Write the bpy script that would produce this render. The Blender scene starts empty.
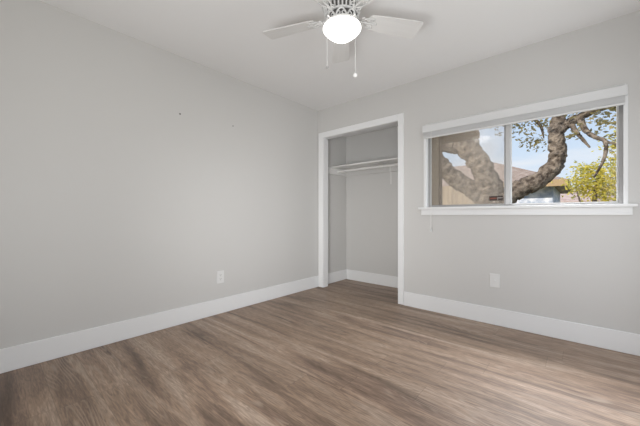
import bpy, bmesh, math, random
from mathutils import Vector, Matrix

S = bpy.context.scene
COL = S.collection

# ------------------------------------------------------------------ camera
F2 = Vector((-0.6615, 0.75, 0.0)); R2 = Vector((0.75, 0.6615, 0.0))
cam = bpy.data.cameras.new('camera')
cam_o = bpy.data.objects.new('camera', cam); COL.objects.link(cam_o)
cam_o.location = (2.731, -3.055, 0.994)
cam_o.rotation_euler = (math.pi / 2, 0, math.atan2(0.6615, 0.75))
cam.sensor_width = 36.0
cam.lens = 36.0 * 294.7 / 640.0
cam.shift_y = 2.0 / 640.0
cam.clip_start = 0.02
S.camera = cam_o

# ------------------------------------------------------------------ world, sun, exposure
S.view_settings.view_transform = 'Standard'
S.view_settings.look = 'None'
S.view_settings.gamma = 1.0
S.view_settings.use_curve_mapping = False
S.view_settings.exposure = 0.0

world = bpy.data.worlds.new('sky'); S.world = world
world.use_nodes = True
wn = world.node_tree; wn.nodes.clear()
w_out = wn.nodes.new('ShaderNodeOutputWorld')
w_bg = wn.nodes.new('ShaderNodeBackground')
w_tc = wn.nodes.new('ShaderNodeTexCoord')
w_sep = wn.nodes.new('ShaderNodeSeparateXYZ')
w_ramp = wn.nodes.new('ShaderNodeValToRGB')
w_map = wn.nodes.new('ShaderNodeMapping'); w_map.inputs['Scale'].default_value = (1.2, 1.2, 5.0)
w_noise = wn.nodes.new('ShaderNodeTexNoise'); w_noise.inputs['Scale'].default_value = 2.2
w_noise.inputs['Detail'].default_value = 6.0
w_cr = wn.nodes.new('ShaderNodeValToRGB')
w_mix = wn.nodes.new('ShaderNodeMix'); w_mix.data_type = 'RGBA'
L = wn.links.new
L(w_tc.outputs['Generated'], w_sep.inputs[0]); L(w_sep.outputs['Z'], w_ramp.inputs[0])
e = w_ramp.color_ramp.elements
e[0].position = 0.0; e[0].color = (0.86, 0.91, 0.97, 1)
e[1].position = 0.60; e[1].color = (0.20, 0.38, 0.75, 1)
k = w_ramp.color_ramp.elements.new(0.17); k.color = (0.66, 0.80, 0.97, 1)
L(w_tc.outputs['Generated'], w_map.inputs[0]); L(w_map.outputs[0], w_noise.inputs['Vector'])
L(w_noise.outputs[0], w_cr.inputs[0])
w_cr.color_ramp.elements[0].position = 0.48; w_cr.color_ramp.elements[0].color = (0, 0, 0, 1)
w_cr.color_ramp.elements[1].position = 0.70; w_cr.color_ramp.elements[1].color = (1, 1, 1, 1)
L(w_cr.outputs[0], w_mix.inputs['Factor']); L(w_ramp.outputs[0], w_mix.inputs['A'])
w_mix.inputs['B'].default_value = (0.92, 0.94, 0.97, 1)
L(w_mix.outputs['Result'], w_bg.inputs['Color'])
w_bg.inputs['Strength'].default_value = 1.0
L(w_bg.outputs[0], w_out.inputs['Surface'])


def light(name, kind, loc, aim, energy, color=(1, 1, 1), **kw):
    d = bpy.data.lights.new(name, kind); d.energy = energy; d.color = color
    for a, v in kw.items():
        setattr(d, a, v)
    o = bpy.data.objects.new(name, d); COL.objects.link(o)
    o.location = loc
    o.rotation_euler = (Vector(aim) - Vector(loc)).to_track_quat('-Z', 'Y').to_euler()
    return o


light('sun', 'SUN', (-5, -7, 9), (1.0, 4.0, 1.0), 4.4, (1.0, 0.93, 0.82), angle=math.radians(1.0))
# bright high sky outside the window, coming down steeply onto the floor
light('skylight_glow', 'AREA', (2.25, 1.3, 3.4), (2.9, -0.95, 0.0), 74, (0.95, 0.97, 1.0), shape='RECTANGLE', size=1.3, size_y=1.0, spread=math.radians(90))
# added fill lamps in invented openings in the right-hand wall and behind the camera,
# and one more added fill aimed up, like a flash bounced off the ceiling
light('side_fill', 'AREA', (3.29, -1.45, 1.35), (0.0, -1.45, 1.35), 5.8, (0.98, 0.99, 1.0), shape='RECTANGLE', size=1.4, size_y=1.1)
light('side_fill_low', 'AREA', (3.27, -1.0, 0.95), (1.8, 0.0, 0.6), 4.5, (0.98, 0.99, 1.0), shape='RECTANGLE', size=0.9, size_y=1.2)
light('rear_fill', 'AREA', (2.0, -3.42, 0.9), (0.1, -0.1, 0.8), 6.6, (0.98, 0.99, 1.0), shape='RECTANGLE', size=0.9, size_y=1.2, spread=math.radians(60))
light('ceiling_fill', 'AREA', (2.3, -3.25, 0.8), (0.9, -0.9, 2.44), 30, (0.98, 0.99, 1.0), shape='RECTANGLE', size=0.7, size_y=0.4)
GLOBE_STRENGTH = 2.4


# ------------------------------------------------------------------ helpers
def hexc(h):
    h = h.lstrip('#'); out = []
    for i in (0, 2, 4):
        c = int(h[i:i + 2], 16) / 255.0
        out.append(c / 12.92 if c <= 0.04045 else ((c + 0.055) / 1.055) ** 2.4)
    return tuple(out) + (1.0,)


def mat(name, color, rough=0.5, spec=0.5, metal=0.0, noise=None, bump=None, emit=None):
    """noise=(scale, other colour, detail); bump=(scale, strength, distance)"""
    m = bpy.data.materials.new(name); m.use_nodes = True
    nt = m.node_tree; b = nt.nodes['Principled BSDF']
    color = hexc(color) if isinstance(color, str) else tuple(color) + (1.0,) * (4 - len(color))
    b.inputs['Base Color'].default_value = color
    b.inputs['Roughness'].default_value = rough
    b.inputs['Specular IOR Level'].default_value = spec
    b.inputs['Metallic'].default_value = metal
    tc = None
    if noise or bump:
        tc = nt.nodes.new('ShaderNodeTexCoord')
    if noise:
        sc, c2, det = noise
        c2 = hexc(c2) if isinstance(c2, str) else c2
        n = nt.nodes.new('ShaderNodeTexNoise'); n.inputs['Detail'].default_value = det
        if isinstance(sc, tuple):
            mp = nt.nodes.new('ShaderNodeMapping'); mp.inputs['Scale'].default_value = sc
            nt.links.new(tc.outputs['Object'], mp.inputs[0]); nt.links.new(mp.outputs[0], n.inputs['Vector'])
            n.inputs['Scale'].default_value = 1.0
        else:
            nt.links.new(tc.outputs['Object'], n.inputs['Vector']); n.inputs['Scale'].default_value = sc
        r = nt.nodes.new('ShaderNodeValToRGB')
        r.color_ramp.elements[0].position = 0.35; r.color_ramp.elements[0].color = color
        r.color_ramp.elements[1].position = 0.65; r.color_ramp.elements[1].color = c2
        nt.links.new(n.outputs[0], r.inputs[0]); nt.links.new(r.outputs[0], b.inputs['Base Color'])
    if bump:
        n = nt.nodes.new('ShaderNodeTexNoise'); n.inputs['Scale'].default_value = bump[0]
        n.inputs['Detail'].default_value = 3.0
        nt.links.new(tc.outputs['Object'], n.inputs['Vector'])
        bp = nt.nodes.new('ShaderNodeBump'); bp.inputs['Strength'].default_value = bump[1]
        bp.inputs['Distance'].default_value = bump[2]
        nt.links.new(n.outputs[0], bp.inputs['Height']); nt.links.new(bp.outputs[0], b.inputs['Normal'])
    if emit:
        b.inputs['Emission Color'].default_value = emit[0]
        b.inputs['Emission Strength'].default_value = emit[1]
    return m


def box(bm, x0, x1, y0, y1, z0, z1):
    v = [bm.verts.new(p) for p in ((x0, y0, z0), (x1, y0, z0), (x1, y1, z0), (x0, y1, z0),
                                   (x0, y0, z1), (x1, y0, z1), (x1, y1, z1), (x0, y1, z1))]
    for f in ((3, 2, 1, 0), (4, 5, 6, 7), (0, 1, 5, 4), (1, 2, 6, 5), (2, 3, 7, 6), (3, 0, 4, 7)):
        bm.faces.new([v[i] for i in f])


def spline(pts, n):
    """Catmull-Rom through points (any tuple length), n steps per span."""
    P = [tuple(p) for p in pts]; out = []
    for i in range(len(P) - 1):
        p0 = P[max(i - 1, 0)]; p1 = P[i]; p2 = P[i + 1]; p3 = P[min(i + 2, len(P) - 1)]
        for s in range(n):
            t = s / n
            out.append(tuple(0.5 * (2 * b + (c - a) * t + (2 * a - 5 * b + 4 * c - d) * t * t + (3 * b - a - 3 * c + d) * t ** 3)
                             for a, b, c, d in zip(p0, p1, p2, p3)))
    out.append(P[-1])
    return out


def tube(bm, pts, segs=10, wob=0.0, rnd=None):
    """pts: (x, y, z, r) along the path; parallel-transported rings with capped ends."""
    ps = [Vector(p[:3]) for p in pts]; rs = [p[3] for p in pts]
    t = (ps[1] - ps[0]).normalized()
    n = t.orthogonal().normalized()
    rings = []
    for i, p in enumerate(ps):
        if i == 0: tt = ps[1] - ps[0]
        elif i == len(ps) - 1: tt = ps[-1] - ps[-2]
        else: tt = ps[i + 1] - ps[i - 1]
        tt.normalize()
        n = (n - tt * n.dot(tt)).normalized(); b = tt.cross(n)
        ring = []
        for j in range(segs):
            a = 2 * math.pi * j / segs
            r = rs[i] * (1 + (rnd.uniform(-wob, wob) if rnd else 0))
            ring.append(bm.verts.new(p + (n * math.cos(a) + b * math.sin(a)) * r))
        rings.append(ring)
    for a, b in zip(rings, rings[1:]):
        for j in range(segs):
            bm.faces.new((a[j], a[(j + 1) % segs], b[(j + 1) % segs], b[j]))
    bm.faces.new(list(reversed(rings[0]))); bm.faces.new(rings[-1])


def lathe(bm, prof, segs=40, c=(0, 0)):
    """prof: (r, z) from bottom to top."""
    rings = []
    for r, z in prof:
        if r < 1e-5:
            rings.append([bm.verts.new((c[0], c[1], z))])
        else:
            rings.append([bm.verts.new((c[0] + r * math.cos(2 * math.pi * j / segs), c[1] + r * math.sin(2 * math.pi * j / segs), z)) for j in range(segs)])
    for a, b in zip(rings, rings[1:]):
        for j in range(segs):
            k = (j + 1) % segs
            if len(a) == 1 and len(b) == 1: continue
            if len(a) == 1: bm.faces.new((a[0], b[k], b[j]))
            elif len(b) == 1: bm.faces.new((a[j], a[k], b[0]))
            else: bm.faces.new((a[j], a[k], b[k], b[j]))


def prism(bm, poly, mapf, d0, d1):
    """extrude a 2-D polygon between depths d0 and d1; mapf(a, b, d) -> point"""
    A = [bm.verts.new(mapf(a, b, d0)) for a, b in poly]
    B = [bm.verts.new(mapf(a, b, d1)) for a, b in poly]
    n = len(poly)
    bm.faces.new(A); bm.faces.new(list(reversed(B)))
    for i in range(n):
        bm.faces.new((A[(i + 1) % n], A[i], B[i], B[(i + 1) % n]))


def obj(name, bm, m, parent=None, smooth=False, bevel=0.0, kind=None, loc=None):
    bmesh.ops.recalc_face_normals(bm, faces=bm.faces)
    me = bpy.data.meshes.new(name); bm.to_mesh(me); bm.free()
    if smooth:
        for p in me.polygons: p.use_smooth = True
        try: me.set_sharp_from_angle(angle=math.radians(40))
        except Exception: pass
    me.materials.append(m)
    o = bpy.data.objects.new(name, me); COL.objects.link(o)
    if loc: o.location = loc
    if parent: o.parent = parent
    if bevel:
        b = o.modifiers.new('bevel', 'BEVEL'); b.width = bevel; b.segments = 2; b.limit_method = 'ANGLE'
    if kind: o['kind'] = kind
    return o


def boxes(name, bs, m, parent=None, bevel=0.0, kind=None):
    bm = bmesh.new()
    for b in bs: box(bm, *b)
    return obj(name, bm, m, parent, bevel=bevel, kind=kind)


def tag(o, label, cat, group=None):
    o['label'] = label; o['category'] = cat
    if group: o['group'] = group
    return o


def thing(name, label, cat, loc=(0, 0, 0), group=None):
    o = bpy.data.objects.new(name, None); COL.objects.link(o)
    o.empty_display_size = 0.05
    o.location = loc
    return tag(o, label, cat, group)


def structure(name):
    o = bpy.data.objects.new(name, None); COL.objects.link(o); o['kind'] = 'structure'; o.empty_display_size = 0.05
    return o


# ------------------------------------------------------------------ materials
M = {}
M['wall'] = mat('warm grey wall paint', (0.605, 0.594, 0.574), 0.55, 0.35, bump=(180, 0.12, 0.002))
M['ceiling'] = mat('white ceiling paint', (0.830, 0.825, 0.815), 0.7, 0.2, bump=(120, 0.15, 0.002))
M['trim'] = mat('white semi-gloss trim paint', (0.80, 0.80, 0.795), 0.35, 0.4)
M['shelf'] = mat('white painted shelf', (0.72, 0.71, 0.69), 0.4, 0.4)
M['vinyl'] = mat('white vinyl', (0.76, 0.76, 0.75), 0.35, 0.45)
M['alu'] = mat('grey aluminium frame', (0.34, 0.335, 0.33), 0.4, 0.5, 0.3)
M['mull'] = mat('grey white mullion', (0.55, 0.545, 0.54), 0.4, 0.4)
M['blind'] = mat('white blind slats', (0.70, 0.70, 0.695), 0.45, 0.4)
M['plastic'] = mat('white plastic plate', (0.74, 0.735, 0.72), 0.3, 0.5)
M['slot'] = mat('dark slot', (0.06, 0.055, 0.05), 0.6)
M['brass'] = mat('nickel connector', (0.75, 0.74, 0.72), 0.25, 0.5, 1.0)
M['fan'] = mat('white fan enamel', (0.62, 0.615, 0.60), 0.32, 0.45)
M['blade'] = mat('white fan blade', (0.70, 0.69, 0.67), 0.45, 0.35, noise=((3, 60, 3), (0.67, 0.66, 0.64, 1), 3))
M['vent'] = mat('dark grey vent interior', (0.12, 0.115, 0.11), 0.7)
M['globe'] = mat('lit frosted glass', (0.9, 0.9, 0.9), 0.4, 0.4, emit=((1.0, 0.97, 0.92, 1), GLOBE_STRENGTH))
M['chain'] = mat('pale bead chain', (0.82, 0.81, 0.79), 0.35, 0.5, 0.0)
M['grey_ball'] = mat('grey metal pull', (0.42, 0.41, 0.40), 0.4, 0.5, 0.4)
M['stucco'] = mat('tan siding', '#857663', 0.85, 0.2, noise=((40, 40, 2.0), '#746552', 3))
M['brown'] = mat('dark brown trim board', '#4f3f30', 0.8, 0.2)
M['soffit'] = mat('brown soffit boards', '#6b5844', 0.85, 0.2, noise=((3, 40, 3), '#5a4936', 3))
M['bark'] = mat('oak bark', '#453b34', 0.95, 0.1, noise=(11.0, '#948779', 8), bump=(22, 1.0, 0.05))


def leaf_mat(name, c1, c2):
    m = mat(name, c1, 0.55, 0.3, noise=(5, c2, 3)); nt = m.node_tree; b = nt.nodes['Principled BSDF']
    out = nt.nodes['Material Output']; src = b.inputs['Base Color'].links[0].from_socket
    t = nt.nodes.new('ShaderNodeBsdfTranslucent'); mx = nt.nodes.new('ShaderNodeMixShader'); mx.inputs[0].default_value = 0.45
    nt.links.new(src, t.inputs['Color']); nt.links.new(b.outputs[0], mx.inputs[1]); nt.links.new(t.outputs[0], mx.inputs[2])
    nt.links.new(mx.outputs[0], out.inputs['Surface'])
    return m


M['leaf_olive'] = leaf_mat('oak leaves', '#b3a46e', '#857f58')
M['leaf_yellow'] = leaf_mat('yellow-green leaves', '#f0dc62', '#bcbc66')
M['shingle'] = mat('brown shingles', '#8d7a6c', 0.9, 0.2, noise=((6, 6, 30), '#b3a295', 4), bump=(30, 0.5, 0.02))
M['shingle_red'] = mat('pinkish shingles', '#b39a90', 0.9, 0.2, noise=((3, 3, 18), '#cbb8ae', 4))
M['house_wall'] = mat('pale siding with painted dappled shade', '#eef1fa', 0.8, 0.2, noise=(5.0, '#93a3bd', 5))  # blue-grey noise puts dappled shade into the siding colour
M['house_tan'] = mat('tan house siding', '#b29a80', 0.85, 0.2, noise=((2, 2, 9), '#a48b70', 3))
M['fascia'] = mat('tan fascia board', '#b49a78', 0.8, 0.2)
M['grass'] = mat('dry lawn', '#7b7a4a', 0.95, 0.1, noise=(3.0, '#96895c', 6))
M['fence'] = mat('weathered fence boards', '#9b8a78', 0.9, 0.1, noise=((9, 9, 0.7), '#b3a48f', 3))


def glass_mat(name, haze, haze_col):
    m = bpy.data.materials.new(name); m.use_nodes = True
    nt = m.node_tree; nt.nodes.clear()
    out = nt.nodes.new('ShaderNodeOutputMaterial')
    tr = nt.nodes.new('ShaderNodeBsdfTransparent')
    gl = nt.nodes.new('ShaderNodeBsdfGlossy'); gl.inputs['Roughness'].default_value = 0.03
    lw = nt.nodes.new('ShaderNodeFresnel'); geo = nt.nodes.new('ShaderNodeNewGeometry'); ior = nt.nodes.new('ShaderNodeMapRange')
    ior.inputs['To Min'].default_value = 1.35; ior.inputs['To Max'].default_value = 1.0 / 1.35
    nt.links.new(geo.outputs['Backfacing'], ior.inputs['Value']); nt.links.new(ior.outputs[0], lw.inputs['IOR'])
    mx = nt.nodes.new('ShaderNodeMixShader')
    nt.links.new(lw.outputs[0], mx.inputs[0]); nt.links.new(tr.outputs[0], mx.inputs[1]); nt.links.new(gl.outputs[0], mx.inputs[2])
    last = mx
    if haze:
        df = nt.nodes.new('ShaderNodeBsdfDiffuse'); df.inputs['Color'].default_value = haze_col
        tl = nt.nodes.new('ShaderNodeBsdfTranslucent'); tl.inputs['Color'].default_value = haze_col
        ad = nt.nodes.new('ShaderNodeMixShader'); ad.inputs[0].default_value = 0.12
        nt.links.new(df.outputs[0], ad.inputs[1]); nt.links.new(tl.outputs[0], ad.inputs[2])
        tc = nt.nodes.new('ShaderNodeTexCoord'); ns = nt.nodes.new('ShaderNodeTexNoise')
        ns.inputs['Scale'].default_value = 5.0; ns.inputs['Detail'].default_value = 5.0
        mr = nt.nodes.new('ShaderNodeMapRange')
        mr.inputs['From Min'].default_value = 0.3; mr.inputs['From Max'].default_value = 0.7
        mr.inputs['To Min'].default_value = haze * 0.75; mr.inputs['To Max'].default_value = haze * 1.25
        nt.links.new(tc.outputs['Object'], ns.inputs['Vector']); nt.links.new(ns.outputs[0], mr.inputs['Value'])
        m2 = nt.nodes.new('ShaderNodeMixShader')
        nt.links.new(mr.outputs[0], m2.inputs[0]); nt.links.new(mx.outputs[0], m2.inputs[1]); nt.links.new(ad.outputs[0], m2.inputs[2])
        last = m2
    nt.links.new(last.outputs[0], out.inputs['Surface'])
    return m


M['glass'] = glass_mat('clear window glass', 0, None)
M['screen'] = glass_mat('dusty insect screen', 0.20, (0.62, 0.55, 0.47, 1))


def floor_material():
    m = bpy.data.materials.new('grey-brown vinyl planks'); m.use_nodes = True
    nt = m.node_tree; b = nt.nodes['Principled BSDF']; N = nt.nodes.new; Lk = nt.links.new

    def math_(op, a, bb=None, c=None):
        n = N('ShaderNodeMath'); n.operation = op
        for i, v in enumerate((a, bb, c)):
            if v is None: continue
            if isinstance(v, (int, float)): n.inputs[i].default_value = v
            else: Lk(v, n.inputs[i])
        return n.outputs[0]

    def comb(x, y, z):
        n = N('ShaderNodeCombineXYZ')
        for i, v in enumerate((x, y, z)):
            if isinstance(v, (int, float)): n.inputs[i].default_value = v
            else: Lk(v, n.inputs[i])
        return n.outputs[0]

    def noise(vec, scale, det, dist=0.0):
        n = N('ShaderNodeTexNoise'); n.inputs['Scale'].default_value = scale
        n.inputs['Detail'].default_value = det; n.inputs['Distortion'].default_value = dist
        Lk(vec, n.inputs['Vector']); return n.outputs[0]

    def white(vec):
        n = N('ShaderNodeTexWhiteNoise'); n.noise_dimensions = '3D'; Lk(vec, n.inputs['Vector']); return n.outputs['Value']

    def ramp(fac, stops):
        n = N('ShaderNodeValToRGB'); Lk(fac, n.inputs[0]); el = n.color_ramp.elements
        el[0].position, el[0].color = stops[0]; el[1].position, el[1].color = stops[-1]
        for p, c in stops[1:-1]:
            k = el.new(p); k.color = c
        return n.outputs[0]

    def mixc(kind, fac, a, bb):
        n = N('ShaderNodeMix'); n.data_type = 'RGBA'; n.blend_type = kind
        for s, v in (('Factor', fac), ('A', a), ('B', bb)):
            if isinstance(v, (int, float, tuple)): n.inputs[s].default_value = v
            else: Lk(v, n.inputs[s])
        return n.outputs['Result']

    g = N('ShaderNodeNewGeometry'); sp = N('ShaderNodeSeparateXYZ'); Lk(g.outputs['Position'], sp.inputs[0])
    x, y = sp.outputs['X'], sp.outputs['Y']
    PW, PL = 0.182, 1.22
    yr = math_('DIVIDE', math_('ADD', y, 5.0), PW); row = math_('FLOOR', yr); fy = math_('FRACT', yr)
    xo = math_('MULTIPLY', white(comb(row, 3.1, 0.0)), 7.7)
    xr = math_('DIVIDE', math_('ADD', math_('ADD', x, xo), 9.0), PL); pl = math_('FLOOR', xr); fx = math_('FRACT', xr)
    pid = white(comb(row, pl, 1.7)); pid2 = math_('MULTIPLY', pid, 37.0)
    rowz = math_('MULTIPLY', white(comb(row, 8.3, 2.0)), 0.5)
    bands = noise(comb(math_('MULTIPLY', x, 0.8), math_('MULTIPLY', y, 8.5), rowz), 1.0, 3.0, 1.1)
    grain = noise(comb(math_('MULTIPLY', x, 6.0), math_('MULTIPLY', y, 52.0), pid2), 1.0, 6.0, 2.6)
    fine = noise(comb(math_('MULTIPLY', x, 16.0), math_('MULTIPLY', y, 150.0), pid2), 1.0, 3.0)
    base = ramp(bands, [(0.30, hexc('#5e4b3e')), (0.43, hexc('#836d5d')), (0.54, hexc('#9c8470')), (0.70, hexc('#b19c8a'))])
    base = mixc('MIX', math_('MULTIPLY', pid, 0.30), base, hexc('#7a6754'))
    gcol = ramp(grain, [(0.34, (0.74, 0.725, 0.71, 1)), (0.50, (0.98, 0.97, 0.96, 1)), (0.66, (1.25, 1.24, 1.23, 1))])
    col = mixc('MULTIPLY', 0.9, base, gcol)
    fcol = ramp(fine, [(0.35, (0.74, 0.74, 0.74, 1)), (0.65, (1.24, 1.24, 1.24, 1))])
    col = mixc('MULTIPLY', 0.6, col, fcol)
    # pale contour ('cathedral') figure inside each plank
    fig = noise(comb(math_('MULTIPLY', x, 0.8), math_('MULTIPLY', y, 7.0), pid2), 1.0, 1.0, 0.1)
    lines = math_('SINE', math_('MULTIPLY', fig, 150.0))
    where = noise(comb(math_('MULTIPLY', x, 1.1), math_('MULTIPLY', y, 5.0), math_('ADD', pid2, 9.0)), 1.0, 2.0)
    mask = N('ShaderNodeMapRange'); Lk(where, mask.inputs['Value'])
    mask.inputs['From Min'].default_value = 0.48; mask.inputs['From Max'].default_value = 0.62
    lmask = math_('MULTIPLY', math_('MAXIMUM', lines, 0.0), mask.outputs[0])
    col = mixc('MIX', math_('MULTIPLY', lmask, 0.30), col, hexc('#c2b09d'))
    ey = math_('MINIMUM', fy, math_('SUBTRACT', 1.0, fy)); ex = math_('MINIMUM', fx, math_('SUBTRACT', 1.0, fx))
    sy = math_('LESS_THAN', ey, 0.009); sx = math_('LESS_THAN', ex, 0.0014)
    seam = math_('MAXIMUM', sy, sx)
    col = mixc('MIX', math_('MULTIPLY', seam, 0.30), col, hexc('#40342a'))
    Lk(col, b.inputs['Base Color'])
    rg = N('ShaderNodeMapRange'); Lk(grain, rg.inputs['Value'])
    rg.inputs['To Min'].default_value = 0.36; rg.inputs['To Max'].default_value = 0.50
    Lk(rg.outputs[0], b.inputs['Roughness'])
    b.inputs['Specular IOR Level'].default_value = 0.5
    bp = N('ShaderNodeBump'); bp.inputs['Strength'].default_value = 0.12; bp.inputs['Distance'].default_value = 0.003
    Lk(grain, bp.inputs['Height']); Lk(bp.outputs[0], b.inputs['Normal'])
    return m


M['floor'] = floor_material()

# ------------------------------------------------------------------ room shell
XR, YF, H = 3.32, -3.45, 2.44            # right wall, wall behind the camera, ceiling height
CX, CY = 1.29, 0.66                      # closet: right inner face and back
boxes('floor', [(-0.1, XR + 0.1, YF - 0.1, 0.09, -0.06, 0.0), (-0.1, CX + 0.02, 0.09, CY + 0.1, -0.06, 0.0)], M['floor'], kind='structure')
boxes('ceiling', [(-0.1, XR + 0.1, YF - 0.1, 0.14, H, H + 0.1)], M['ceiling'], kind='structure')
boxes('wall_left', [(-0.1, 0.0, YF - 0.1, CY + 0.1, 0.0, H)], M['wall'], kind='structure')
# back wall with closet opening and window opening
WX0, WX1, WZ0, WZ1 = 1.515, 2.980, 1.065, 1.945
boxes('wall_back', [(0.0, 0.09, 0.0, 0.09, 0.0, H), (0.09, 1.22, 0.0, 0.09, 2.06, H), (1.22, CX, 0.0, 0.09, 0.0, H),
                    (CX, WX0, 0.0, 0.13, 0.0, H), (WX0, WX1, 0.0, 0.13, 0.0, WZ0), (WX0, WX1, 0.0, 0.13, WZ1, H),
                    (WX1, XR + 0.1, 0.0, 0.13, 0.0, H)], M['wall'], kind='structure')
# right wall and wall behind the camera, openings invented to hold fill lamps
boxes('wall_right', [(XR, XR + 0.1, YF, -2.25, 0.0, H), (XR, XR + 0.1, -0.45, 0.0, 0.0, H), (XR, XR + 0.1, -2.25, -0.45, 2.05, H)], M['wall'], kind='structure')
boxes('wall_front', [(0.0, 1.5, YF - 0.1, YF, 0.0, H), (2.45, XR, YF - 0.1, YF, 0.0, H), (1.5, 2.45, YF - 0.1, YF, 2.08, H)], M['wall'], kind='structure')
# unseen hall shell added behind the invented doorway to keep the sun out
boxes('wall_added_hall', [(1.3, 2.65, -4.8, -4.7, 0.0, H), (1.2, 1.3, -4.8, YF - 0.1, 0.0, H), (2.65, 2.75, -4.8, YF - 0.1, 0.0, H)], M['wall'], kind='structure')
boxes('ceiling_added_hall', [(1.2, 2.75, -4.8, YF - 0.1, H, H + 0.1)], M['ceiling'], kind='structure')
boxes('floor_added_hall', [(1.2, 2.75, -4.8, YF - 0.1, -0.06, 0.0)], M['floor'], kind='structure')
# closet interior
boxes('wall_closet_back', [(0.0, CX, CY, CY + 0.1, 0.0, 2.3)], M['wall'], kind='structure')
boxes('wall_closet_right', [(CX, CX + 0.07, 0.09, CY + 0.1, 0.0, 2.3)], M['wall'], kind='structure')
boxes('ceiling_closet', [(0.0, CX, 0.09, CY, 2.205, 2.3)], M['ceiling'], kind='structure')

# baseboards with eased top edge
BH, BT = 0.152, 0.014


def baseboard(name, bs):
    return boxes(name, bs, M['trim'], bevel=0.004, kind='structure')


baseboard('baseboard_left', [(0.0, BT, YF, 0.0, 0.0, BH)])
baseboard('baseboard_back', [(1.276, XR, -BT, 0.0, 0.0, BH)])
baseboard('baseboard_right', [(XR - BT, XR, YF, -2.25, 0.0, BH), (XR - BT, XR, -0.45, -BT, 0.0, BH)])
baseboard('baseboard_front', [(BT, 1.5, YF, YF + BT, 0.0, BH), (2.45, XR - BT, YF, YF + BT, 0.0, BH)])
baseboard('baseboard_closet', [(0.0, BT, 0.09, CY, 0.0, BH), (BT, CX - BT, CY - BT, CY, 0.0, BH), (CX - BT, CX, 0.09, CY, 0.0, BH)])

# closet opening: casing and jamb liner
cl = structure('trim_1')
boxes('casing', [(0.022, 0.103, -0.017, 0.0, 0.004, 2.12)], M['trim'], cl, bevel=0.003)
boxes('casing', [(1.208, 1.274, -0.017, 0.0, 0.004, 2.12)], M['trim'], cl, bevel=0.003)
boxes('casing', [(0.103, 1.208, -0.017, 0.0, 2.046, 2.12)], M['trim'], cl, bevel=0.003)
boxes('jamb', [(0.09, 0.106, 0.0, 0.09, 0.004, 2.045)], M['trim'], cl)
boxes('jamb', [(1.204, 1.22, 0.0, 0.09, 0.004, 2.045)], M['trim'], cl)
boxes('jamb', [(0.09, 1.22, 0.0, 0.09, 2.045, 2.06)], M['trim'], cl)

# ------------------------------------------------------------------ closet fittings
SH = 1.683
t = tag(boxes('closet_shelf', [(0.005, CX - 0.005, 0.285, CY, SH, SH + 0.019)], M['shelf'], bevel=0.003),
        'long white closet shelf board above the hanging rod', 'shelf')
tag(boxes('shelf_cleat', [(0.0, 0.019, 0.19, CY, SH - 0.09, SH)], M['shelf'], bevel=0.002),
    'white support board under the shelf on the left closet wall', 'shelf support')
tag(boxes('shelf_cleat', [(CX - 0.019, CX, 0.19, CY, SH - 0.09, SH)], M['shelf'], bevel=0.002),
    'white support board under the shelf on the right closet wall', 'shelf support')
tag(boxes('shelf_cleat', [(0.019, CX - 0.019, CY - 0.019, CY, SH - 0.09, SH)], M['wall'], bevel=0.002),
    'grey painted support board under the shelf along the back closet wall', 'shelf support')
bm = bmesh.new(); tube(bm, [(0.019, 0.44, 1.644, 0.0165), (CX - 0.019, 0.44, 1.644, 0.0165)], 20)
rod = thing('hanging_rod', 'white round hanging rod across the closet just below the shelf', 'closet rod', (0.65, 0.44, 1.644))


def relink(o, parent):
    o.parent = parent; o.matrix_parent_inverse = Matrix.Translation(-Vector(parent.location)); return o


relink(obj('pole', bm, M['shelf'], smooth=True), rod)
for xx in (0.019, CX - 0.024):
    bm = bmesh.new(); tube(bm, [(xx, 0.44, 1.644, 0.027), (xx + 0.005, 0.44, 1.644, 0.027)], 24)
    relink(obj('end_socket', bm, M['shelf'], smooth=True), rod)
br = thing('shelf_bracket', 'thin white bracket on the back closet wall holding shelf and rod', 'bracket', (0.767, CY, 1.42))
relink(boxes('wall_strip', [(0.755, 0.779, CY - 0.004, CY, 1.42, SH - 0.09), (0.755, 0.779, CY - 0.024, CY - 0.019, SH - 0.09, SH)], M['shelf']), br)
relink(boxes('arm', [(0.761, 0.773, 0.32, CY - 0.02, SH - 0.012, SH)], M['shelf']), br)
bm = bmesh.new()
tube(bm, [(0.767, 0.44 + 0.022 * math.cos(a), 1.644 + 0.022 * math.sin(a), 0.004) for a in [math.pi * (1.0 + i / 10) for i in range(11)]], 8)
relink(obj('rod_hook', bm, M['shelf'], smooth=True), br)

# ------------------------------------------------------------------ window
w = structure('window_1')
boxes('casing', [(1.497, 1.522, -0.008, 0.0, 1.075, 1.915), (2.967, 2.991, -0.008, 0.0, 1.075, 1.915)], M['trim'], w, bevel=0.002)
boxes('reveal_liner', [(WX0, 1.522, 0.0, 0.13, 1.075, 1.938), (2.973, WX1, 0.0, 0.13, 1.075, 1.938), (WX0, WX1, 0.0, 0.13, 1.938, WZ1)], M['trim'], w)
boxes('window_sill', [(1.452, 3.035, -0.045, 0.0, 1.052, 1.075), (WX0, WX1, 0.0, 0.07, 1.065, 1.075)], M['trim'], w, bevel=0.004)
boxes('apron', [(1.475, 3.012, -0.016, 0.0, 0.994, 1.052), (1.475, 3.012, -0.021, -0.016, 0.994, 1.012)], M['trim'], w, bevel=0.002)
boxes('window_frame', [(1.522, 1.536, 0.055, 0.12, 1.075, 1.938), (2.948, 2.973, 0.055, 0.12, 1.075, 1.938),
                       (1.536, 2.948, 0.055, 0.12, 1.075, 1.088), (1.536, 2.948, 0.055, 0.12, 1.905, 1.938)], M['alu'], w, bevel=0.002)
boxes('mullion', [(2.226, 2.262, 0.06, 0.12, 1.088, 1.905)], M['mull'], w, bevel=0.002)
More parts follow.
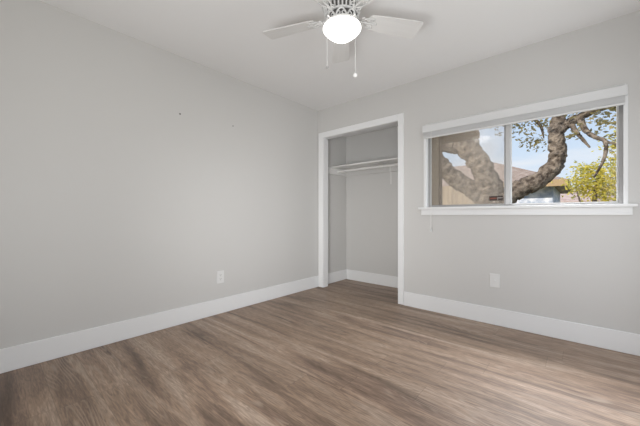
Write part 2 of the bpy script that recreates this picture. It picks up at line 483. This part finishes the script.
boxes('sash', [(1.536, 1.548, 0.065, 0.085, 1.088, 1.905), (2.214, 2.226, 0.065, 0.085, 1.088, 1.905),
               (1.548, 2.214, 0.065, 0.085, 1.088, 1.098), (1.548, 2.214, 0.065, 0.085, 1.893, 1.905)], M['alu'], w)
boxes('sash', [(2.262, 2.268, 0.09, 0.11, 1.088, 1.905), (2.938, 2.948, 0.09, 0.11, 1.088, 1.905),
               (2.268, 2.938, 0.09, 0.11, 1.088, 1.098), (2.268, 2.938, 0.09, 0.11, 1.893, 1.905)], M['vinyl'], w)
boxes('pane', [(1.548, 2.214, 0.073, 0.076, 1.098, 1.893)], M['glass'], w)
boxes('pane', [(2.268, 2.938, 0.098, 0.101, 1.098, 1.893)], M['glass'], w)
boxes('insect_screen', [(1.536, 2.226, 0.112, 0.113, 1.088, 1.905)], M['screen'], w)

# alarm-style sticker on the left pane
st = thing('window_sticker', 'small dark brown sticker low in the corner of the left window pane', 'sticker', (2.148, 0.073, 1.128))
M['st_dark'] = mat('dark brown sticker', '#2b1c16', 0.5)
M['st_red'] = mat('rust red sticker print', '#8a4a34', 0.5)
M['st_grey'] = mat('grey sticker print', '#a39a94', 0.5)
relink(boxes('backing', [(2.092, 2.204, 0.0722, 0.073, 1.128, 1.170)], M['st_dark']), st)
rnd = random.Random(5)
bs = []; xx = 2.098
while xx < 2.150:
    ww = rnd.uniform(0.003, 0.006); bs.append((xx, xx + ww, 0.0719, 0.0722, 1.142, 1.156)); xx += ww + 0.002
relink(boxes('print', bs, M['st_red']), st)
bs = []; xx = 2.166
while xx < 2.197:
    ww = rnd.uniform(0.003, 0.006); bs.append((xx, xx + ww, 0.0719, 0.0722, 1.148, 1.157)); xx += ww + 0.0025
bs.append((2.159, 2.163, 0.0719, 0.0722, 1.134, 1.162))
relink(boxes('print', bs, M['st_grey']), st)

# raised blind
bl = thing('window_blind', 'white horizontal blind raised into a tight stack atop the window', 'window blind', (2.24, -0.02, 1.78))
BX0, BX1 = 1.497, 2.986
relink(boxes('headrail', [(BX0 + 0.006, BX1 - 0.006, -0.030, -0.008, 1.868, 1.918)], M['blind'], bevel=0.002), bl)
bm = bmesh.new()
prism(bm, [(-0.041, 1.850), (-0.035, 1.850), (-0.035, 1.856), (-0.032, 1.860), (-0.032, 1.924), (-0.037, 1.924), (-0.037, 1.862), (-0.041, 1.859)],
      lambda a, b, d: Vector((d, a, b)), BX0, BX1)
relink(obj('valance', bm, M['blind']), bl)
for q in (BX0, BX1 - 0.005):
    relink(boxes('valance_return', [(q, q + 0.005, -0.0319, -0.009, 1.852, 1.923)], M['blind']), bl)
bm = bmesh.new(); z = 1.806
while z < 1.866:
    o_ = rnd.uniform(-0.0012, 0.0012)
    box(bm, BX0 + 0.010, BX1 - 0.012, -0.031 + o_, -0.010 + o_, z, z + 0.0022); z += 0.0034
so = relink(obj('slats', bm, M['blind']), bl)
relink(boxes('bottom_rail', [(BX0 + 0.010, BX1 - 0.012, -0.031, -0.011, 1.788, 1.804)], M['blind'], bevel=0.003), bl)
bm = bmesh.new()
tube(bm, [(1.598, -0.039, 1.855, 0.002), (1.598, -0.060, 1.845, 0.002), (1.598, -0.066, 1.80, 0.002), (1.598, -0.069, 1.4, 0.002), (1.598, -0.069, 0.862, 0.002)], 8)
pc = relink(obj('pull_cord', bm, M['chain'], smooth=True), bl)
bm = bmesh.new(); lathe(bm, [(0.0, 0.826), (0.009, 0.828), (0.0095, 0.836), (0.0065, 0.853), (0.003, 0.865), (0, 0.867)], 16, (1.598, -0.069))
ts = obj('tassel', bm, M['blind'], smooth=True); ts.parent = pc

# ------------------------------------------------------------------ wall plates
# cable plate on back wall: one threaded connector in the middle
cp = thing('cable_plate', 'white wall plate with one round cable connector below the window', 'wall plate', (2.151, 0.0, 0.338))
bm = bmesh.new(); box(bm, 2.111, 2.191, -0.0065, 0.0, 0.338, 0.461)
relink(obj('faceplate', bm, M['plastic'], bevel=0.003), cp)
bm = bmesh.new(); tube(bm, [(2.151, -0.0065, 0.40, 0.011), (2.151, -0.0085, 0.40, 0.011)], 6)
tube(bm, [(2.151, -0.0085, 0.40, 0.0055), (2.151, -0.018, 0.40, 0.0055)], 14)
relink(obj('connector', bm, M['plastic'], smooth=True), cp)
for zz in (0.368, 0.432):
    bm = bmesh.new(); tube(bm, [(2.151, -0.0065, zz, 0.0035), (2.151, -0.0078, zz, 0.003)], 12)
    relink(obj('screw', bm, M['plastic'], smooth=True), cp)

# duplex outlet on left wall
op = thing('wall_outlet', 'white electrical outlet low on the left wall above the baseboard', 'outlet', (0.0, -1.485, 0.305))
relink(boxes('faceplate', [(0.0, 0.0065, -1.524, -1.446, 0.305, 0.429)], M['plastic'], bevel=0.003), op)
for zc in (0.3465, 0.3875):
    r_ = relink(boxes('receptacle', [(0.0065, 0.0085, -1.502, -1.468, zc - 0.0165, zc + 0.0165)], M['plastic'], bevel=0.0015), op)
    sl = boxes('slot', [(0.0085, 0.0089, -1.4935, -1.4915, zc - 0.001, zc + 0.008), (0.0085, 0.0089, -1.4785, -1.4765, zc - 0.001, zc + 0.007),
                        (0.0085, 0.0089, -1.4875, -1.4825, zc - 0.010, zc - 0.005)], M['slot'])
    sl.parent = r_
bm = bmesh.new(); tube(bm, [(0.0065, -1.485, 0.367, 0.003), (0.0078, -1.485, 0.367, 0.0028)], 12)
relink(obj('screw', bm, M['plastic'], smooth=True), op)

# two screw holes left in the wall
for yy, zz, lab in ((-1.886, 1.914, 'small dark screw hole high on left wall, farther from the closet'),
                    (-1.339, 1.928, 'tiny dark screw hole high on left wall, nearer the closet')):
    bm = bmesh.new(); r0 = 0.014 if yy < -1.5 else 0.011
    lathe(bm, [(r0 * 0.55, 0.0008), (r0 * 0.8, 0.0014), (r0, 0.0006), (r0, 0.0)], 14)
    h_ = thing('screw_hole', lab, 'screw hole', (0.0, yy, zz))
    h_.rotation_euler = (0, math.pi / 2, 0)
    obj('rim', bm, M['wall'], h_, smooth=True)
    bm = bmesh.new(); lathe(bm, [(0, 0.0005), (r0 * 0.6, 0.0005), (r0 * 0.6, 0.0002), (0, 0.0002)], 14)
    obj('hole', bm, M['slot'], h_)

# ------------------------------------------------------------------ ceiling fan
HUB = Vector((1.641, -1.616, 0.0))
fan = thing('ceiling_fan', 'white five-blade ceiling fan with lit glass bowl and two pull chains', 'ceiling fan', (HUB.x, HUB.y, H))


def fobj(name, bm, m, smooth=True, parent=None):
    """geometry given about the fan's axis with z in room height"""
    bmesh.ops.translate(bm, verts=bm.verts, vec=(0, 0, -H))
    return obj(name, bm, m, parent or fan, smooth=smooth)


bm = bmesh.new(); lathe(bm, [(0.0, 2.40), (0.092, 2.40), (0.102, 2.41), (0.106, 2.44), (0.0, 2.44)], 48)
fobj('canopy', bm, M['fan'])
bm = bmesh.new(); lathe(bm, [(0.0, 2.255), (0.112, 2.255), (0.124, 2.265), (0.128, 2.30), (0.124, 2.36), (0.108, 2.395), (0.092, 2.40), (0.0, 2.40)], 56)
fobj('motor_housing', bm, M['fan'])
bm = bmesh.new(); lathe(bm, [(0.0, 2.146), (0.086, 2.146), (0.088, 2.20), (0.092, 2.255), (0.0, 2.255)], 48)
fobj('switch_housing', bm, M['vent'])
# open-work ring: fins above scrolled arches, over the dark switch housing
bm = bmesh.new()
for k in range(28):
    a = 2 * math.pi * k / 28
    tube(bm, [(0.099 * math.cos(a), 0.099 * math.sin(a), 2.202, 0.0046), (0.104 * math.cos(a), 0.104 * math.sin(a), 2.23, 0.0052),
              (0.108 * math.cos(a), 0.108 * math.sin(a), 2.257, 0.005)], 8)
lathe(bm, [(0.092, 2.197), (0.104, 2.197), (0.105, 2.202), (0.103, 2.207), (0.092, 2.207), (0.092, 2.197)], 48)
fobj('vent_ring', bm, M['fan'])
bm = bmesh.new()
for k in range(9):
    a0 = 2 * math.pi * (k + 0.6) / 9; da = 2 * math.pi / 9 * 0.46
    P = []
    for i in range(13):
        q = -1 + 2 * i / 12; a = a0 + da * q; z_ = 2.156 + 0.038 * (1 - q * q)
        P.append((0.099 * math.cos(a), 0.099 * math.sin(a), z_, 0.0052))
    tube(bm, P, 8)
    for sg in (-1, 1):
        P = []
        for i in range(13):                                    # a pair of small scrolls under each arch
            q = i / 12 * 1.5 * math.pi; rr = 0.011 * (1 - 0.4 * i / 12)
            a = a0 + sg * (0.014 + rr * math.cos(q)) / 0.099; P.append((0.099 * math.cos(a), 0.099 * math.sin(a), 2.166 + rr * math.sin(q), 0.003))
        tube(bm, P, 6)
lathe(bm, [(0.088, 2.146), (0.104, 2.146), (0.106, 2.151), (0.104, 2.156), (0.088, 2.156), (0.088, 2.146)], 48)
fobj('scrollwork', bm, M['fan'])
bm = bmesh.new(); lathe(bm, [(0.0, 2.1395), (0.102, 2.1395), (0.106, 2.143), (0.102, 2.1465), (0.0, 2.1465)], 48)
fobj('light_fitter', bm, M['fan'])
bm = bmesh.new()
prof = [(0.0, 2.056), (0.018, 2.0575), (0.036, 2.063), (0.056, 2.073), (0.076, 2.087), (0.094, 2.102), (0.107, 2.114),
        (0.114, 2.123), (0.1165, 2.130), (0.114, 2.136), (0.104, 2.140), (0.0, 2.140)]
lathe(bm, prof, 56)
g_ = fobj('glass_bowl', bm, M['globe']); g_['label'] = 'lit white glass bowl'

AX = [math.radians(56.4 + 72 * k) for k in range(5)]
blade_outline = []
for i in range(9):                                         # inner rounded end
    a = math.pi / 2 + math.pi * i / 8
    blade_outline.append((0.185 + 0.018 * math.cos(a), 0.050 * math.sin(a)))
tipc = 0.016
for q in ((0.30, -0.060), (0.45, -0.067), (0.53 - tipc, -0.069)): blade_outline.append(q)
for i in range(5):
    a = -math.pi / 2 + math.pi / 2 * i / 4; blade_outline.append((0.527 - tipc + tipc * math.cos(a), -0.069 + tipc + tipc * math.sin(a)))
for i in range(5):
    a = math.pi / 2 * i / 4; blade_outline.append((0.527 - tipc + tipc * math.cos(a), 0.069 - tipc + tipc * math.sin(a)))
for q in ((0.45, 0.067), (0.30, 0.060)): blade_outline.append(q)
PITCH = math.tan(math.radians(12))
ZB = 2.200
b0 = bmesh.new()
prism(b0, blade_outline, lambda a, b, d: Vector((a, b * math.cos(math.radians(12)), ZB - b * PITCH * 0.98 + d - H)), 0.0, 0.006)
blade0 = obj('blade', b0, M['blade'], fan, bevel=0.0015)
b1 = bmesh.new()
zi = ZB - 0.006 - H


def iron_pt(a, b): return (a, b, zi - b * PITCH)


for sgn in (-1, 1):
    P = [iron_pt(*p) + (0.004,) for p in spline([(0.095, 0.0), (0.125, 0.010 * sgn), (0.150, 0.026 * sgn), (0.180, 0.034 * sgn), (0.205, 0.026 * sgn), (0.196, 0.012 * sgn), (0.180, 0.018 * sgn)], 6)]
    tube(b1, P, 8)
    P = [iron_pt(*p) + (0.003,) for p in spline([(0.130, 0.012 * sgn), (0.122, 0.026 * sgn), (0.134, 0.034 * sgn), (0.146, 0.028 * sgn)], 5)]
    tube(b1, P, 8)
tube(b1, [(0.085, 0, 2.212 - H, 0.007), (0.105, 0, zi + 0.010, 0.007), (0.130, 0, zi, 0.006), (0.225, 0, zi, 0.005)], 10)
for q in ((0.205, 0.028), (0.205, -0.028), (0.225, 0.0)):
    p = iron_pt(*q); tube(b1, [(p[0], p[1], p[2] - 0.003, 0.006), (p[0], p[1], p[2] + 0.006, 0.006)], 10)
iron0 = obj('blade_iron', b1, M['fan'], blade0, smooth=True)
blade0.rotation_euler = (0, 0, AX[0])
for k in range(1, 5):
    b_ = blade0.copy(); COL.objects.link(b_); b_.parent = fan; b_.rotation_euler = (0, 0, AX[k])
    i_ = iron0.copy(); COL.objects.link(i_); i_.parent = b_


def chain(off, z0, r_ball, m):
    x_, y_ = off.x, off.y
    bm = bmesh.new()
    k_ = 0.104 / math.hypot(x_, y_)
    tube(bm, [(x_ * k_, y_ * k_, 2.151, 0.003), (x_ * 0.97, y_ * 0.97, 2.155, 0.003), (x_, y_, 2.150, 0.002)], 8)
    tube(bm, [(x_, y_, 2.150, 0.0013), (x_, y_, z0, 0.0013)], 8)
    c_ = fobj('pull_chain', bm, M['chain'])
    bm = bmesh.new(); n = 10
    lathe(bm, [(r_ball * math.sin(math.pi * i / n), z0 - r_ball * math.cos(math.pi * i / n)) for i in range(n + 1)], 18, (x_, y_))
    fobj('pull_knob', bm, m, parent=c_)


chain(R2 * -0.093 + F2 * -0.09, 1.853, 0.0085, M['grey_ball'])
chain(R2 * 0.069 + F2 * -0.10, 1.800, 0.0125, M['chain'])

# ------------------------------------------------------------------ outside: closet bump-out, tree, neighbours
bump = thing('closet_bump_out', 'tan siding corner of the house with brown eave outside the left pane', 'house wing', (1.38, 0.45, -0.3))
relink(boxes('siding', [(CX + 0.071, 1.385, 0.131, CY + 0.16, -0.3, 2.02), (-0.2, 1.385, CY + 0.101, CY + 0.16, -0.3, 2.02)], M['stucco']), bump)
relink(boxes('corner_board', [(1.386, 1.40, CY + 0.09, CY + 0.175, -0.3, 1.99)], M['brown']), bump)
bm = bmesh.new()
EZ = lambda y: 2.30 - (y - 0.132) * 0.293
prism(bm, [(0.132, EZ(0.132)), (1.19, EZ(1.19)), (1.21, 2.0), (1.21, 2.07), (0.132, 2.42)], lambda a, b, d: Vector((d, a, b)), 1.387, 1.75)
prism(bm, [(CY + 0.165, EZ(CY + 0.165)), (1.19, EZ(1.19)), (1.21, 2.0), (1.21, 2.07), (CY + 0.165, 2.2)], lambda a, b, d: Vector((d, a, b)), -0.4, 1.387)
relink(obj('eave', bm, M['soffit']), bump)
boxes('ground', [(-30, 40, 0.14, 60, -0.4, -0.3)], M['grass'], kind='structure')

rnd = random.Random(11)
tree = thing('oak_tree', 'large twisting oak tree just outside the window', 'tree', (1.42, 3.6, -0.3))
bm = bmesh.new()
limbs = [
    [(1.40, 3.6, -0.3, .40), (1.43, 3.6, 0.3, .33), (1.45, 3.6, 0.9, .30), (1.42, 3.6, 1.30, .27), (1.37, 3.5, 1.64, .21), (1.25, 3.4, 1.98, .20), (1.11, 3.3, 2.28, .19), (1.03, 3.2, 2.59, .18), (0.98, 3.1, 3.1, .19), (0.85, 3.0, 3.8, .13)],
    [(1.45, 3.6, 0.95, .26), (1.60, 3.6, 1.28, .19), (1.87, 3.7, 1.49, .165), (2.17, 3.8, 1.66, .155), (2.35, 3.9, 1.87, .145), (2.43, 3.9, 2.09, .135), (2.40, 3.9, 2.36, .125), (2.41, 3.9, 2.62, .115), (2.47, 3.9, 2.9, .10), (2.52, 3.9, 3.4, .08)],
    [(2.40, 3.9, 2.50, .10), (2.57, 3.9, 2.65, .085), (2.75, 3.8, 2.71, .07), (2.92, 3.7, 2.76, .06), (3.13, 3.6, 2.76, .055), (3.45, 3.5, 2.72, .045)],
    [(2.73, 3.8, 2.70, .055), (2.80, 3.7, 2.44, .040), (2.92, 3.6, 2.28, .034), (3.03, 3.5, 2.18, .030), (3.04, 3.5, 2.0, .026), (3.0, 3.5, 1.83, .021), (2.9, 3.5, 1.60, .014)],
    [(2.60, 3.9, 2.66, .045), (2.68, 3.8, 2.46, .034), (2.77, 3.8, 2.30, .026), (2.86, 3.8, 2.15, .014)],
    [(3.03, 3.5, 2.18, .024), (3.11, 3.5, 2.13, .018), (3.22, 3.4, 2.09, .008)],
    [(1.38, 3.6, 1.25, .22), (1.12, 3.5, 1.50, .18), (0.9, 3.4, 1.65, .17), (0.71, 3.3, 1.84, .16), (0.57, 3.2, 2.05, .15), (0.42, 3.1, 2.35, .13), (0.29, 3.0, 2.77, .10)],
    [(1.15, 3.35, 2.20, .19), (0.92, 3.3, 2.36, .16), (0.66, 3.25, 2.44, .15), (0.3, 3.2, 2.45, .13)],
    [(2.0, 4.3, 3.0, .04), (2.15, 4.2, 2.75, .028), (2.2, 4.2, 2.5, .010)],
    [(2.42, 3.9, 3.0, .05), (2.15, 4.1, 3.05, .04), (1.7, 4.2, 2.95, .03)],
]
for l in limbs:
    P = spline(l, 7)
    P = [(p[0] + rnd.uniform(-.04, .04) * p[3] * 2, p[1], p[2] + rnd.uniform(-.04, .04) * p[3] * 2, max(p[3] * rnd.uniform(.92, 1.08), .006)) for p in P]
    tube(bm, P, 12, 0.05, rnd)
tr_o = obj('trunk', bm, M['bark'], smooth=True); relink(tr_o, tree)


def leaf(bm, c, s, rn):
    d = Vector((rn.gauss(0, 1), rn.gauss(0, 1), rn.gauss(0, 1) * 0.7)).normalized()
    u = d.orthogonal().normalized(); u.rotate(Matrix.Rotation(rn.uniform(0, 6.3), 3, d)); n = d.cross(u)
    a = bm.verts.new(c - d * s); b = bm.verts.new(c + d * s)
    p = bm.verts.new(c + u * s * 0.5 + n * s * 0.2); q = bm.verts.new(c - u * s * 0.5 + n * s * 0.2)
    bm.faces.new((a, p, b)); bm.faces.new((a, b, q))


def cluster(bm, c, r, n, s, rn):
    for _ in range(n):
        v = Vector((rn.gauss(0, 1), rn.gauss(0, 1), rn.gauss(0, 1))) * 0.5
        leaf(bm, Vector(c) + Vector((v.x * r[0], v.y * r[1], v.z * r[2])), s * rn.uniform(0.7, 1.2), rn)


bm = bmesh.new()
# leafy sprays: (centre, spread, count)
for c, r, n in [((1.95, 4.2, 2.62), (.22, .3, .22), 70), ((2.10, 4.2, 2.42), (.14, .2, .13), 45), ((2.25, 4.2, 2.75), (.2, .3, .2), 60), ((1.62, 4.2, 2.85), (.3, .3, .2), 60),
                ((2.0, 4.2, 2.9), (.3, .3, .2), 60),
                ((2.85, 3.7, 2.80), (.3, .3, .12), 90), ((3.10, 3.6, 2.72), (.28, .3, .15), 110), ((2.98, 3.6, 2.5), (.2, .3, .14), 60),
                ((3.2, 3.5, 2.4), (.16, .25, .25), 80), ((2.72, 3.8, 2.50), (.16, .2, .1), 30), ((3.2, 3.5, 2.15), (.12, .2, .2), 60),
                ((2.65, 3.8, 2.38), (.1, .2, .08), 18), ((1.3, 3.2, 3.1), (.7, .5, .35), 300), ((0.5, 3.1, 2.8), (.5, .4, .2), 220),
                ((2.6, 3.8, 3.2), (1.0, .6, .4), 500), ((0.9, 3.1, 2.62), (.25, .3, .1), 60)]:
    cluster(bm, c, r, n, 0.042, rnd)
relink(obj('foliage', bm, M['leaf_olive']), tree)

yt = thing('yellow_tree', 'bright yellow-green leafy tree low in the right pane', 'tree', (3.05, 7.0, -0.3))
bm = bmesh.new()
tube(bm, spline([(3.05, 7, -.3, .10), (3.08, 7, .6, .08), (3.0, 7, 1.3, .05), (3.1, 7, 2.2, .02)], 5), 10)
tube(bm, spline([(3.05, 7, .7, .05), (3.4, 7.1, 1.4, .035), (3.7, 7.1, 2.1, .015)], 5), 8)
tube(bm, spline([(3.05, 7, .6, .05), (2.8, 6.9, 1.1, .03), (2.65, 6.9, 1.7, .012)], 5), 8)
relink(obj('trunk', bm, M['bark'], smooth=True), yt)
bm = bmesh.new()
for c, r, n in [((3.1, 7, 1.85), (.5, .5, .40), 800), ((2.75, 6.9, 1.75), (.30, .4, .28), 420), ((3.5, 7, 2.05), (.5, .5, .5), 800), ((3.3, 7, 1.45), (.5, .5, .3), 500), ((2.85, 7, 2.15), (.22, .3, .14), 180),
                ((4.1, 7.2, 2.1), (.6, .5, .5), 700), ((3.5, 7, 2.7), (.28, .4, .45), 330), ((3.75, 7, 3.0), (.3, .4, .4), 250)]:
    cluster(bm, c, r, n, 0.045, rnd)
relink(obj('foliage', bm, M['leaf_yellow']), yt)

# neighbour's house: hip roof with the near right eave corner at (2.45, 9)
nh = thing('neighbor_house', 'low house with brown hip roof behind the oak', 'house', (-1.5, 11.5, -0.3))
relink(boxes('wall', [(-7.0, 2.05, 9.45, 14.5, -0.3, 2.0)], M['house_wall']), nh)
bm = bmesh.new()
ex0, ex1, ey0, ey1, ez, rz_ = -7.4, 2.45, 9.0, 15.0, 2.0, 3.35
lo = [bm.verts.new(p) for p in ((ex0, ey0, ez), (ex1, ey0, ez), (ex1, ey1, ez), (ex0, ey1, ez))]
up = [bm.verts.new((x_, y_, z_ + 0.12)) for (x_, y_, z_) in ((ex0, ey0, ez), (ex1, ey0, ez), (ex1, ey1, ez), (ex0, ey1, ez))]
rA = bm.verts.new((ex0 + 2.6, 12.0, rz_)); rB = bm.verts.new((ex1 - 2.6, 12.0, rz_))
bm.faces.new(list(reversed(lo)))
for i in range(4): bm.faces.new((lo[i], lo[(i + 1) % 4], up[(i + 1) % 4], up[i]))
bm.faces.new((up[0], up[1], rB, rA)); bm.faces.new((up[1], up[2], rB)); bm.faces.new((up[2], up[3], rA, rB)); bm.faces.new((up[3], up[0], rA))
relink(obj('roof', bm, M['shingle']), nh)
relink(boxes('fascia', [(-7.42, 2.47, 8.97, 8.998, 1.92, 2.13), (2.452, 2.48, 8.97, 15.0, 1.92, 2.13)], M['fascia']), nh)
# far house with pinkish roof
fh = thing('distant_house', 'distant house with pinkish shingled roof right of the oak trunk', 'house', (4.0, 25, -0.3))
relink(boxes('wall', [(0.5, 9.0, 23, 29, -0.3, 1.9)], M['house_wall']), fh)
bm = bmesh.new()
prism(bm, [(22.4, 1.75), (29.6, 1.75), (29.6, 1.9), (26, 3.1), (22.4, 1.9)], lambda a, b, d: Vector((d, a, b)), 0.0, 9.5)
relink(obj('roof', bm, M['shingle_red']), fh)
# board fence between the gardens
fe = thing('garden_fence', 'weathered board fence behind the oak seen through left pane', 'fence', (-1.0, 6.2, -0.3))
bm = bmesh.new(); xx = -5.0
while xx < 1.25:
    box(bm, xx, xx + 0.14, 6.2, 6.222, -0.3, 1.86 + rnd.uniform(-.01, .01)); xx += 0.148
relink(obj('boards', bm, M['fence']), fe)
relink(boxes('rail', [(-5.0, 1.25, 6.223, 6.26, 0.0, 0.09)], M['fence']), fe)
relink(boxes('rail', [(-5.0, 1.25, 6.223, 6.26, 1.4, 1.49)], M['fence']), fe)
for xx in (-4.0, -2.0, 0.0, 1.1):
    relink(boxes('post', [(xx, xx + 0.09, 6.261, 6.35, -0.3, 1.8)], M['fence']), fe)

bpy.context.view_layer.update()
